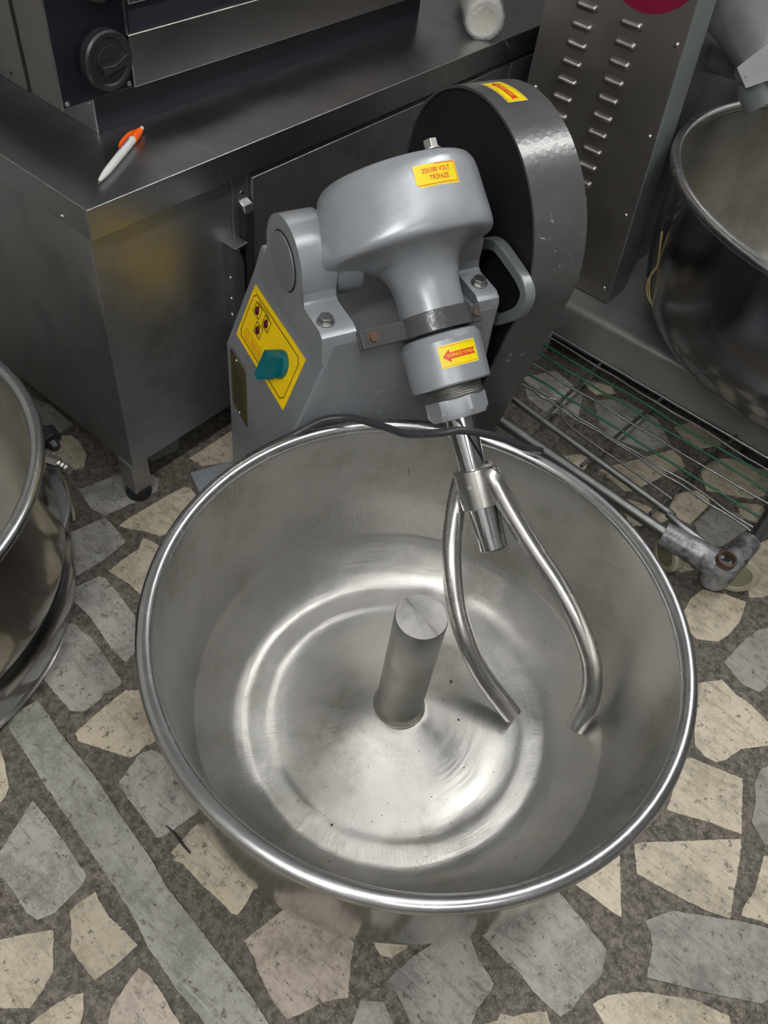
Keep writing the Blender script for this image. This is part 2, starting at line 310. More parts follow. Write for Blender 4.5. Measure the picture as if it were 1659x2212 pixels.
CRM, GRY, GRN, PNK = 'cream', 'greystone', 'greenstone', 'pink'
STONES = [
 (GRN, [(15,1550),(50,1530),(82,1512),(135,1590),(200,1670),(280,1790),(314,1838),(318,1842),(360,1915),(430,2005),(500,2095),(555,2170),(600,2240),(460,2240),(435,2200),(380,2135),(320,2045),(280,1965),(220,1875),(165,1795),(100,1700),(50,1620),(20,1575)]),
 (CRM, [(162,1584),(215,1535),(271,1491),(310,1490),(350,1590),(330,1604),(310,1612),(300,1625),(280,1636),(220,1617),(170,1600)]),
 (GRY, [(255,1692),(275,1665),(300,1630),(325,1619),(380,1640),(430,1705),(440,1745),(375,1792),(350,1807),(340,1810),(320,1780),(280,1730)]),
 (CRM, [(368,1842),(425,1780),(470,1815),(520,1870),(550,1915),(530,1955),(512,1976),(500,1972),(470,1940),(430,1905),(395,1865),(375,1857),(382,1850)]),
 (PNK, [(528,2032),(560,2005),(617,1962),(700,1975),(765,2035),(757,2080),(752,2155),(715,2160),(685,2170),(660,2185),(622,2202),(610,2190),(590,2165),(555,2090),(550,2070)]),
 (GRY, [(5,1830),(70,1730),(100,1765),(140,1820),(187,1890),(175,1915),(120,1970),(80,1987),(72,1980),(55,1970),(30,1925),(-20,1870)]),
 (CRM, [(150,1970),(165,1955),(207,1925),(213,1945),(235,1980),(265,2005),(297,2042),(250,2085),(205,2117),(190,2100),(152,2050),(155,2010)]),
 (CRM, [(-60,2045),(0,2030),(60,2017),(112,2009),(117,2012),(114,2100),(95,2135),(65,2178),(10,2178),(-60,2170)]),
 (CRM, [(40,2240),(65,2211),(125,2165),(155,2150),(180,2145),(181,2180),(172,2215),(165,2240)]),
 (PNK, [(225,2240),(240,2180),(270,2130),(300,2090),(325,2110),(350,2145),(375,2190),(410,2240)]),
 (CRM, [(-40,1600),(0,1615),(10,1645),(14,1670),(20,1700),(12,1720),(0,1735),(-40,1750)]),
 (GRY, [(839,2115),(894,2065),(960,2020),(1010,2010),(1030,2065),(1067,2125),(1060,2140),(1030,2180),(1010,2240),(900,2240),(870,2170)]),
 (GRY, [(1043,2020),(1090,1985),(1190,1915),(1215,1935),(1260,1990),(1310,2050),(1300,2105),(1260,2145),(1235,2180),(1210,2197),(1150,2140),(1120,2100),(1090,2075)]),
 (CRM, [(1235,1905),(1339,1845),(1340,1900),(1342,1980),(1335,1978),(1310,1960),(1270,1930)]),
 (CRM, [(1369,1825),(1385,1820),(1480,1817),(1600,1812),(1601,1830),(1596,1870),(1585,1930),(1577,1985),(1530,1968),(1480,1945),(1376,1887)]),
 (CRM, [(1475,1640),(1490,1636),(1604,1682),(1602,1802),(1530,1775),(1440,1750)]),
 (CRM, [(1495,1500),(1510,1475),(1560,1468),(1590,1500),(1620,1520),(1665,1565),(1659,1610),(1600,1618),(1580,1632),(1570,1640),(1549,1646),(1525,1635),(1502,1610)]),
 (GRY, [(1629,1695),(1645,1660),(1700,1640),(1720,1740),(1700,1840),(1650,1822),(1624,1775),(1633,1730)]),
 (CRM, [(1601,1977),(1605,1960),(1630,1925),(1650,1850),(1720,1835),(1720,2010),(1659,1995)]),
 (GRY, [(1394,1990),(1410,1983),(1454,1967),(1530,1980),(1600,1990),(1700,2015),(1700,2140),(1644,2167),(1530,2145),(1396,2110),(1402,2085),(1409,2050),(1405,2015)]),
 (CRM, [(1281,2170),(1310,2150),(1384,2142),(1440,2150),(1500,2160),(1575,2195),(1585,2240),(1320,2240)]),
 (CRM, [(1040,2240),(1049,2212),(1075,2205),(1080,2190),(1110,2195),(1130,2188),(1180,2185),(1190,2212),(1195,2240)]),
 (CRM, [(800,2020),(890,2015),(878,2050),(860,2060),(845,2070),(820,2062)]),
 (GRY, [(780,2160),(829,2165),(850,2212),(855,2240),(750,2240)]),
 (GRY, [(120,1165),(226,1118),(240,1130),(273,1170),(230,1205),(167,1243),(140,1240)]),
 (GRY, [(150,1275),(212,1245),(226,1247),(262,1290),(292,1333),(292,1410),(271,1430),(240,1400),(195,1333),(160,1300)]),
 (GRY, [(140,1350),(160,1345),(172,1360),(199,1378),(262,1470),(260,1480),(226,1500),(200,1525),(181,1536),(154,1536),(130,1510),(95,1468)]),
 (CRM, [(258,1135),(280,1118),(364,1069),(398,1052),(411,1054),(430,1078),(410,1110),(371,1150),(345,1157),(309,1146),(270,1140)]),
 (CRM, [(235,1233),(270,1205),(300,1185),(308,1162),(320,1165),(345,1180),(340,1230),(310,1290),(280,1262)]),
 (CRM, [(410,989),(497,932),(560,905),(570,985),(437,1006)]),
 (GRY, [(170,1057),(230,1035),(300,1010),(345,1035),(340,1060),(300,1080),(226,1113),(195,1098)]),
 (CRM, [(113,950),(130,942),(154,940),(172,955),(187,980),(181,1010),(150,1015),(110,1000)]),
 (GRY, [(60,855),(110,875),(158,917),(127,935),(90,930)]),
 (CRM, [(1256,817),(1322,835),(1329,850),(1289,852),(1268,835)]),
 (GRY, [(1285,864),(1344,861),(1420,905),(1450,960),(1400,975),(1314,941),(1290,900)]),
 (CRM, [(1457,923),(1490,912),(1530,930),(1560,949),(1557,961),(1505,971),(1480,950)]),
 (CRM, [(1292,1015),(1454,971),(1472,989),(1480,1007),(1430,1030),(1373,1059),(1351,1061),(1322,1037)]),
 (CRM, [(1219,985),(1252,980),(1270,989),(1268,1005),(1259,1022),(1240,1010)]),
 (CRM, [(1512,1015),(1530,1000),(1564,989),(1659,1004),(1700,1010),(1700,1060),(1622,1077),(1527,1059)]),
 (CRM, [(1460,1066),(1509,1059),(1530,1072),(1535,1088),(1490,1132),(1440,1110)]),
 (CRM, [(1332,1073),(1380,1085),(1450,1118),(1417,1136),(1362,1136)]),
 (GRY, [(1130,815),(1200,800),(1260,850),(1250,900),(1180,890),(1140,860)]),
 (GRY, [(1500,1130),(1540,1095),(1600,1110),(1620,1140),(1560,1180),(1520,1180)]),
 (CRM, [(1590,1200),(1659,1165),(1720,1200),(1690,1270),(1650,1290),(1620,1290),(1605,1240)]),
 (CRM, [(1478,1318),(1495,1290),(1517,1273),(1570,1285),(1612,1300),(1600,1340),(1575,1370),(1552,1386),(1505,1380),(1485,1360)]),
 (GRY, [(1565,1430),(1600,1390),(1640,1360),(1700,1350),(1710,1450),(1640,1495),(1600,1475)]),
 (CRM, [(1440,1180),(1460,1190),(1500,1230),(1470,1235),(1445,1220)]),
 (CRM, [(1590,1085),(1640,1090),(1659,1105),(1640,1130),(1600,1115)]),
]
def jag(pts, step=.004, amp=.0005):
    out = []
    for i in range(len(pts)):
        a, b = pts[i], pts[(i + 1) % len(pts)]; L = (b - a).length; k = max(1, min(18, int(L / step))); nrm = Vector((-(b - a).y, (b - a).x, 0)).normalized()
        for j in range(k):
            out.append(a.lerp(b, j / k) + nrm * random.uniform(-amp, amp) * (0 if L < .004 else 1))
    return out
FI = Matrix.Rotation(-RZ, 4, 'Z')
def stone(mat, pts):
    c = sum(pts, Vector()) / len(pts); mb = MB(); mb.prism([FI @ (p - c) - Z * .004 for p in pts], (0, 0, .004 + random.uniform(-.0004, .0004)))
    o = mb.build('stone', mat, floor, 0, 0); o.location = FI @ c; return o
cents = []
for mat, px in STONES:
    P = [floor_at(x, y) for x, y in px]; c = sum(P, Vector()) / len(P); rad = max((p - c).length for p in P); cents.append((P, c, rad)); stone(mat, jag(P))
def inpoly(p, P):
    r = False; j = len(P) - 1
    for i in range(len(P)):
        if (P[i].y > p.y) != (P[j].y > p.y) and p.x < (P[j].x - P[i].x) * (p.y - P[i].y) / (P[j].y - P[i].y) + P[i].x: r = not r
        j = i
    return r
BOWL_C = WM(.3239, .3631, 0); BOWL2_C = Vector((-.685, .515, 0))
def proj(P):
    d = P - Vector((0, 0, CH)); z = d.dot(_f)
    return (-1, -1) if z < .05 else (PW / 2 + FPX * d.dot(CR) / z, PH / 2 - FPX * d.dot(CU) / z)
rs = random.Random(5); cand = []
for i in range(-13, 17):
    for j in range(-13, 21):
        c = WR(i * .112 + (j % 2) * .05 + rs.uniform(-.012, .012), j * .116 + rs.uniform(-.012, .012), 0)
        n_, e_, _h = rc(c)
        if not (N0 + .06 < n_ < N1 - .06 and E0 + .06 < e_ < E1 - .06): continue
        k = rs.choice((5, 6, 6, 7)); a0 = rs.random() * 6; rr = [rs.uniform(.038, .056) for _ in range(k)]; mat = rs.choice((CRM, CRM, GRY, GRY, PNK))
        x, y = proj(c); hid = (c - BOWL_C).length < .17 or (c - BOWL2_C).length < .19 or (n_ < -.84 and e_ > .5)
        if -60 < x < PW + 60 and 700 < y < PH + 40 and not hid: continue
        P = [c + Vector((math.cos(a0 + 6.283 * q / k), math.sin(a0 + 6.283 * q / k), 0)) * rr[q] for q in range(k)]
        if any((c - c2).length < rad + .06 and (any(inpoly(p, P2) for p in P) or any(inpoly(p, P) for p in P2)) for P2, c2, rad in cents): continue
        cand.append(((c - Vector((.15, .45, 0))).length + (.8 if n_ < -.9 or e_ > 1.6 else 0), mat, P))
cand.sort(key=lambda q: q[0])
for _d, mat, P in cand[:248]: stone(mat, jag(P))

# ceiling lamps (outside the frame, they light the room)
for k, (n, h, e) in enumerate(LAMPS):
    t = thing('ceiling_lamp', ('white triple tube lamp on the ceiling nearest the left wall', 'white single tube lamp on the ceiling above the fork mixer', 'white twin tube lamp on the ceiling nearest the planetary mixer', 'white single tube lamp added on the ceiling behind the camera as front fill')[k], 'lamp', WR(n, e, h), RZ, 'tube lamps on the ceiling')  # last lamp is an extra, added for front fill
    b = MB(); b.box((-.09, -.62, .03), (.09, .62, HC - h)); b.build('housing', 'lampbody', t, .004)
    for sx in ((-.05, 0, .05), (0,), (-.045, .045), (0,))[k]:
        b = MB(); b.cyl((sx, -.6, .01), (sx, .6, .01), .018, 12); b.build('lamp_tube', 'tube', t)

# ================================================================ fork mixer
MO = (.45, .6, 0)
mix = thing('fork_mixer', 'grey fork dough mixer with big open steel bowl and yellow control panel', 'dough mixer', WM(*MO), MA)
def B(): return MB(MO)
# base plate and bowl pedestal
b = B(); b.box((.2275, .22, .0), (.60, .9011, .010)); b.build('base_plate', 'grey', mix, .002)
b = B(); b.lathe([(0, .008), (.10, .008), (.095, .03), (.06, .034), (0, .034)], (.3239, .3631, 0), n=40); b.build('bowl_bearing', 'body', mix)
# bowl
bc = (.3239, .3631, 0)
inner = smooth_prof([(.0, .078), (.03, .0775), (.05, .071), (.075, .062), (.105, .053), (.135, .0475), (.155, .0476), (.168, .0500), (.182, .0512), (.196, .0530), (.212, .0615), (.228, .077), (.243, .094), (.2525, .107)], 4)
inner += [(.2535, .109)] + smooth_prof([(.2545, .112), (.262, .14), (.271, .19), (.279, .24), (.2845, .284)], 4)
outer = smooth_prof([(.2885, .284), (.2875, .22), (.285, .15), (.281, .10), (.274, .070), (.262, .048), (.24, .035), (.17, .031), (.08, .031), (0, .031)], 4)
b = B(); b.lathe(inner + outer, bc, n=160)
bowl = b.build('bowl', 'bowl', mix, 0, 40)
bowl.data.materials.append(M['bowlout']); nin = len(inner) - 1
for i, p in enumerate(bowl.data.polygons):
    cz = Vector(p.center); nr_ = Vector((cz.x - (bc[0] - MO[0]), cz.y - (bc[1] - MO[1]), 0))
    if p.normal.dot(nr_) > 0 and nr_.length > .15 or p.normal.z < -.3: p.material_index = 1
b = B(); b.lathe([(.2898 + .0088 * math.cos(a), .29 + .0088 * math.sin(a)) for a in [2 * math.pi * k / 16 for k in range(16)]], bc, n=160, close=True)
b.build('bowl_rim', 'rim', bowl)
b = B(); b.lathe([(0, .06), (.0295, .06), (.0295, .284), (.0285, .286), (0, .286)], bc, n=48); b.build('centre_post', 'bowl', bowl, 0, 30)
b = B(); b.lathe(smooth_prof([(.036, .0755), (.033, .078), (.031, .083), (.0293, .087)], 3), bc, n=48); b.build('weld_seam', 'arm', bowl)
# body
SB, TB0, TB1 = .298, .668, .889
pr = [(SB, .010), (SB, .27), (.343, .385), (.352, .4165), (.393, .4165), (.398, .40), (.405, .36), (.540, .36), (.548, .40), (.553, .4165), (.588, .4165), (.592, .30), (.592, .010)]
b = B(); b.prism([(s, TB0, h) for s, h in pr], (0, TB1 - TB0, 0)); body = b.build('body', 'body', mix, .004)
b = B(); b.box((.388, TB0, .355), (.556, TB0 + .005, .4155)); b.build('front_plate', 'body', mix, .0015)
# bearing pedestals with housings
def bearing(s0, s1, tc, hc, r, side):
    th = s1 - s0
    prof = []
    # outline in (t, h): arch over the pin, waist, foot
    for k in range(0, 21):
        a = R(-25 + 230 * k / 20); prof.append((tc + r * math.cos(a), hc + r * math.sin(a)))
    back = [(tc - r * .97, hc - .012), (tc - r * 1.02, hc - .022), (tc - r * 1.12, hc - .026), (TB0 + .012, hc - .0275), (TB0 + .003, hc - .033), (TB0 + .0008, hc - .040), (TB0 + .0008, hc - .055), (TB0 + .0008, .388)]
    front = [(tc + r * 1.35, .388), (tc + r * 1.33, .428), (tc + r * 1.1, .433), (tc + r * .98, .445)]
    prof = prof[:]
    pts = [(s0, t, h) for t, h in prof + back + front if t < TB1 - .001]
    b = B(); b.prism(pts, (th, 0, 0)); o = b.build('bearing_block', 'grey' if side < 0 else 'body', mix, .005)
    if side < 0:
        b = B(); b.lathe([(0, 0), (.0355, 0), (.0355, .002), (0, .002)], (s0 - .001, tc, hc), (-1, 0, 0), 48); b.build('pin_cap', 'body', o, .0008)
        b = B(); b.lathe([(.0353, 0), (.0362, .0008), (.0371, 0)], (s0 - .0005, tc, hc), (-1, 0, 0), 48); b.build('cap_groove', 'seam', o)
    return o
bl = bearing(.3400, .385, .784, .459, .055, -1)
br = bearing(.556, .588, .784, .459, .058, 1)
def hexbolt(c, ax, r, hgt, name='bolt', mat='bolt', parent=None, off=MO, rot=0.):
    ax = Vector(ax).normalized(); e1 = ax.orthogonal().normalized(); e2 = ax.cross(e1); c = Vector(c)
    b = MB(off); loop = [c + (e1 * math.cos(rot + k * math.pi / 3) + e2 * math.sin(rot + k * math.pi / 3)) * r for k in range(6)]
    b.prism(loop, ax * hgt); b.lathe([(0, 0), (r * 1.25, 0), (r * 1.25, hgt * .2), (0, hgt * .2)], c, ax, 20); return b.build(name, mat, parent, r * .08)
hexbolt((.354, .692, .4325), (0, 0, 1), .0088, .008, parent=mix); hexbolt((.5725, .698, .4325), (0, 0, 1), .0088, .008, parent=mix, rot=.4)
# frame of the tilted head: A on the axis, WD along the fork, MD towards the viewer
PHI = R(43); A = Vector((.4877, .74, .4945)); WD = Vector((0, -math.cos(PHI), -math.sin(PHI))); UD = Vector((1, 0, 0)); MD = WD.cross(UD)
if MD.z < 0: MD = -MD
def HD(q, mm, l): return A + UD * q + MD * mm + WD * l
def cylpt(th, l, r): return HD(r * math.sin(th), r * math.cos(th), l)
# gear housing, slightly drawn out towards the left bearing
b = B(); prof = smooth_prof([(.0, -.070), (.05, -.070), (.082, -.068), (.090, -.062), (.0935, -.050), (.0955, -.02), (.0970, .004), (.0965, .015), (.0935, .0205), (.086, .0235), (.070, .027), (.056, .0345), (.0465, .048), (.0418, .064), (.0405, .085), (.0405, .115)], 4)
b.lathe(prof, A, WD, 96); 
for p in b.v:
    d = p + b.o - A; q, mm, l = d.dot(UD), d.dot(MD), d.dot(WD)
    if q < 0 and l < .035: 
        k = (-q / .095) ** 2; g = max(0, min(1, (l + .07) / .09)); p -= UD * (.011 + .014 * g) * k; 
head = b.build('gear_housing', 'grey', mix)
b = B(); b.cyl((.384, .784, .459), (.43, .775, .465), .05, 40); b.cyl((.54, .775, .465), (.576, .784, .459), .05, 40); b.build('hinge_boss', 'grey', mix, .004)
b = B(); pl = HD(.010, .074, -.068); hexbolt(pl, -WD, .0085, .012, 'filler_plug', 'bolt', mix)
def mxp(x, y, h): P = floor_at(x, y, h); return Vector((P.dot(U), P.dot(V), P.z))
# clamp ring with lugs
b = B(); b.lathe([(.041, .0975), (.0465, .0975), (.0465, .122), (.041, .122)], A, WD, 64, True); ring = b.build('clamp_ring', 'clamp', mix, .0012)
for sgn, q0, q1 in ((-1, .040, .104), (1, .040, .062)):
    for dm in (-.0075, .0012):
        b = B(); c = [HD(sgn * q0, dm + .001, .0985), HD(sgn * q1, dm + .001, .0985), HD(sgn * q1, dm + .001, .121), HD(sgn * q0, dm + .001, .121)]
        b.prism(c, MD * .0055); b.build('clamp_lug', 'clamp', ring, .001)
hexbolt(HD(-.0885, .007, .110), MD, .006, .004, 'bolt', 'rust', ring); hexbolt(HD(.055, .007, .110), MD, .005, .003, 'bolt', 'rust', ring)
# lower collar, thread, nut, shaft
b = B(); b.lathe([(0, .1245), (.040, .1245), (.0455, .1265), (.0500, .1345), (.0500, .186), (.0485, .188), (.036, .1895), (0, .1895)], A, WD, 96); collar = b.build('lower_collar', 'grey', mix, 0, 25)
pf = [(0, .185)]
for k in range(7): pf += [(.0375, .1875 + k * .0026), (.0355, .1888 + k * .0026)]
b = B(); b.lathe(pf + [(0, .2075)], A, WD, 64); b.build('threaded_neck', 'bolt', mix, 0, 20)
b = B(); r6 = .0395; lo, hi = .198, .223; vs = []
nut = B(); 
def hexlathe(mb, r, l0, l1, rot, ch=.0035, n=48):
    vs = []; 
    for l, cut in ((l0, 0), (l1 - ch * 1.4, 0), (l1, 1)):
        for k in range(n):
            a = 2 * math.pi * k / n; aa = ((a - rot) % (math.pi / 3)) - math.pi / 6; rr = r * math.cos(math.pi / 6) / math.cos(aa)
            if cut: rr = min(rr, r * .85)
            elif l != l0: rr = min(rr, r * .985)
            vs.append(cylpt(a, l, rr))
    fs = [[k for k in range(n)][::-1], [2 * n + k for k in range(n)]]
    for j in (0, 1):
        for k in range(n): kk = (k + 1) % n; fs.append((j * n + k, j * n + kk, (j + 1) * n + kk, (j + 1) * n + k))
    mb.add(vs, fs)
hexlathe(nut, .0392, .2035, .2285, R(2), .0052); nut.build('lock_nut', 'grey', mix, .0006, 25)
b = B(); b.cyl(HD(0, 0, .2), HD(0, 0, .35), .0178, 48); b.build('drive_shaft', 'chrome', mix)
b = B(); b.lathe([(0, .295), (.0250, .295), (.0260, .296), (.0260, .343), (.0250, .344), (0, .344)], A, WD, 48); 
b.tube([HD(.004, .006, .303), HD(.016, .012, .3035), mxp(1058, 1022, .300)], [.0150, .0140, .0126], 20); b.tube([HD(.008, .006, .320), HD(.018, .011, .322), mxp(1072, 1052, .290)], [.0150, .0135, .0120], 20)
hub = b.build('fork_hub', 'arm', mix)
b = B(); b.lathe([(0, .34), (.0190, .34), (.0190, .383), (.0182, .3835), (.0182, .399), (.0172, .401), (0, .401)], A, WD, 48); b.build('shaft_end', 'chrome', mix, 0, 25)
hubc = HD(0, 0, .30)
def mx(x, y, h): P = floor_at(x, y, h); return (P.dot(U), P.dot(V), P.z)
la = [mx(*q) for q in ((1000, 1030, .262), (992, 1062, .252), (981, 1120, .235), (975, 1200, .208), (984, 1300, .170), (1003, 1372, .143), (1040, 1455, .106), (1108, 1546, .066))]
ra = [mx(*q) for q in ((1056, 1020, .301), (1068, 1040, .296), (1100, 1100, .274), (1150, 1182, .247), (1205, 1265, .221), (1250, 1350, .194), (1278, 1435, .162), (1273, 1510, .126), (1241, 1574, .092))]
for pth in (la, ra):
    b = B(); b.tube(smooth_path(pth, 7), .0126, 24); b.build('fork_arm', 'arm', mix, .001, 50)
# stamped number on the hub
vs, fs = text_mesh('17', .006); b = B(); put(b, vs, fs, lambda x, y: cylpt(R(-52) + x / .0261, .315 - y, .0263)); b.build('stamped_number', 'white', hub, 0, 0)
# belt guard
GT, GH, GR = .825, .437, .168
def hull(c1, r1, c2, r2, n=48):
    d = math.hypot(c2[0] - c1[0], c2[1] - c1[1]); a0 = math.atan2(c2[1] - c1[1], c2[0] - c1[0]); be = math.acos((r1 - r2) / d); o = []
    for k in range(n + 1):
        a = a0 + be + (2 * math.pi - 2 * be) * k / n; o.append((c1[0] + r1 * math.cos(a), c1[1] + r1 * math.sin(a)))
    for k in range(13):
        a = a0 - be + 2 * be * k / 12; o.append((c2[0] + r2 * math.cos(a), c2[1] + r2 * math.sin(a)))
    return o
g1 = hull((GT, GH), GR, (.822, .10), .093); g0 = hull((GT, GH), GR - .0035, (.822, .10), .0895)
n = len(g1); b = B(); vs = [(.62, t, h) for t, h in g1] + [(.70, t, h) for t, h in g1] + [(.62, t, h) for t, h in g0] + [(.70, t, h) for t, h in g0]
fs = []
for i in range(n):
    j = (i + 1) % n; fs += [(i, j, n + j, n + i), (2 * n + i, 2 * n + j, 3 * n + j, 3 * n + i), (i, j, 2 * n + j, 2 * n + i), (n + i, n + j, 3 * n + j, 3 * n + i)]
b.add(vs, fs); guard = b.build('belt_guard', 'hammer', mix, 0, 35)
b = B(); b.prism([(.6235, t, h) for t, h in g0], (.003, 0, 0)); b.build('guard_face', 'guardface', guard, 0, 0)
b = B(); b.prism([(.696, t, h) for t, h in g0], (.003, 0, 0)); b.build('guard_back', 'hammer', guard, 0, 0)
# curved bracket seen through the gap between block and guard
lp = [(.77, .435), (.7302, .4622), (.6896, .4592), (.6594, .4516), (.6463, .4390), (.651, .4135), (.6746, .3860), (.6955, .3692), (.73, .355)]
pth = smooth_path([(t, h, 0) for t, h in lp], 5); b = B(); nn_ = len(pth); vs = []
for i, p in enumerate(pth):
    tg = (pth[min(i + 1, nn_ - 1)] - pth[max(i - 1, 0)]).normalized(); nm = Vector((-tg.y, tg.x, 0)) * .0075
    for q, s in ((p + nm, .604), (p - nm, .604), (p - nm, .619), (p + nm, .619)): vs.append((s, q.x, q.y))
fs = [(3, 2, 1, 0), tuple(4 * (nn_ - 1) + k for k in range(4))]
for i in range(nn_ - 1):
    for k in range(4): kk = (k + 1) % 4; fs.append((4 * i + k, 4 * i + kk, 4 * i + 4 + kk, 4 * i + 4 + k))
b.add(vs, fs); b.build('motor_bracket', 'arm_grey', mix, .002)

# ---- yellow control panel on the slanted side
PX0, PO = .889, Vector((SB, .889, .27)); PUP = Vector((.045, 0, .115)).normalized(); PXD = Vector((0, -1, 0)); PN = PXD.cross(PUP)
if PN.x > 0: PN = -PN
def PP(x, y, o=0): return PO + PXD * x + PUP * y + PN * o
x0, x1, y0, y1 = .0187, .1838, .0268, .1074
b = B(); b.prism([PP(x0, y0, .0002), PP(x1, y0, .0002), PP(x1, y1, .0002), PP(x0, y1, .0002)], PN * .0008); panel = b.build('control_panel', 'yellow', mix, 0, 0)
def flat(name, loops, mat, parent, o=.0013):
    b = B()
    for l in loops: b.add([PP(x, y, o) for x, y in l], [list(range(len(l)))])
    return b.build(name, mat, parent, 0, 0)
def stroke(pts, wd, closed=True):
    out = []; k = len(pts)
    for i in range(k if closed else k - 1):
        a = Vector((*pts[i], 0)); c = Vector((*pts[(i + 1) % k], 0)); d = (c - a).normalized() * wd / 2; nm = Vector((-d.y, d.x, 0))
        out.append([tuple((a - d + nm)[:2]), tuple((c + d + nm)[:2]), tuple((c + d - nm)[:2]), tuple((a - d - nm)[:2])])
    return out
bx0, bx1, by0, by1, nr = .0255, .1755, .034, .1000, .0055
bord = []
for (cx_, cy_, a0) in ((bx0, by0, 90), (bx1, by0, 180), (bx1, by1, 270), (bx0, by1, 0)):
    for k in range(6):
        a = R(a0 - 90 * k / 5); bord.append((cx_ + nr * math.cos(a), cy_ + nr * math.sin(a)))
flat('border_line', stroke(bord, .0012), 'ink', panel)
box = [(.0400, .0385), (.0955, .0385), (.0985, .0405), (.0985, .0478), (.0955, .0505), (.0400, .0505), (.0375, .0485), (.0375, .0405)]
flat('name_frame', stroke(box, .0006), 'ink', panel)
for lx, ly in ((.0477, .0852), (.0780, .0852), (.0655, .0665)):
    d = .0095; flat('lamp_frame', stroke([(lx - d, ly - .0076), (lx + d, ly - .0076), (lx + d, ly + .0076), (lx - d, ly + .0076)], .0013), 'ink', panel)
    b = B(); b.lathe([(0, .0028), (.003, .0026), (.0052, .0018), (.0060, .0008), (.0062, 0)], PP(lx, ly, .001), PN, 24); b.build('indicator_lamp', 'lens', panel)
    b = B(); b.lathe([(.0062, 0), (.0062, .0008), (.0068, .0008), (.0068, 0)], PP(lx, ly, .001), PN, 24); b.build('lamp_bezel', 'yellow2', panel)
def ptext(t, x, y, size, sx, mat, name='lettering'):
    vs, fs = text_mesh(t, size, sx); b = B(); put(b, vs, fs, lambda a, c: PP(x + a, y + c, .0014)); return b.build(name, mat, panel, 0, 0)
ptext('FAZ KONTROL', .0610, .0955, .0058, .95, 'ink'); ptext('TOPALOĞULLARI', .0755, .0440, .0082, .56, 'orange_print')
ptext('0', .1375, .0850, .006, 1, 'ink'); ptext('I', .1560, .0785, .006, 1, 'ink')
ring_ = [(.0470 + .0045 * math.cos(k * math.pi / 8), .0440 + .0045 * math.sin(k * math.pi / 8)) for k in range(16)]
flat('maker_emblem', stroke(ring_, .0007) + stroke([(.0470 + .0028 * math.cos(k * math.pi / 6), .0440 + .0028 * math.sin(k * math.pi / 6)) for k in range(9)], .0009, False), 'orange_print', panel)
# rotary switch
kc = (.1420, .0685)
b = B(); b.lathe([(0, .001), (.0188, .001), (.0188, .005), (.0178, .0085), (0, .0085)], PP(*kc), PN, 40); kn = b.build('rotary_switch', 'teal', panel, 0, 30)
b = B(); ka = R(88); dx = (math.cos(ka), math.sin(ka)); dy = (-dx[1], dx[0])
def kp(a, c, o): return PP(kc[0] + dx[0] * a + dy[0] * c, kc[1] + dx[1] * a + dy[1] * c, o)
vs = [kp(-.0200, -.0080, .0080), kp(.0170, -.0080, .0080), kp(.0170, .0080, .0080), kp(-.0200, .0080, .0080), kp(-.0235, -.0055, .0300), kp(.0165, -.0055, .0300), kp(.0165, .0055, .0300), kp(-.0235, .0055, .0300)]
b.add(vs, [(0, 3, 2, 1), (4, 5, 6, 7), (0, 1, 5, 4), (1, 2, 6, 5), (2, 3, 7, 6), (3, 0, 4, 7)]); b.build('switch_grip', 'teal', kn, .0009)
# rating plate
b = B(); rp = [(.871, .270), (.866, .2755), (.815, .2755), (.8115, .272), (.8115, .172), (.813, .1685), (.866, .1685), (.871, .174)]
b.prism([(SB - .0012, t, h) for t, h in rp], (.0009, 0, 0)); rpl = b.build('rating_plate', 'brass', mix, 0, 0)
b = B()
for k in range(15):
    h = .250 - k * .0046; b.add([(SB - .0014, .862, h), (SB - .0014, .820 + .004 * (k % 3), h), (SB - .0014, .820 + .004 * (k % 3), h - .0012), (SB - .0014, .862, h - .0012)], [(0, 1, 2, 3)])
o = b.build('plate_engraving', 'ink', rpl, 0, 0); o['kind'] = 'stuff'
for t, h in ((.845, .2705), (.842, .1735)): b = B(); b.lathe([(0, .002), (.0022, .0012), (.0026, 0)], (SB - .0012, t, h), (-1, 0, 0), 12); b.build('rivet', 'rim', rpl)
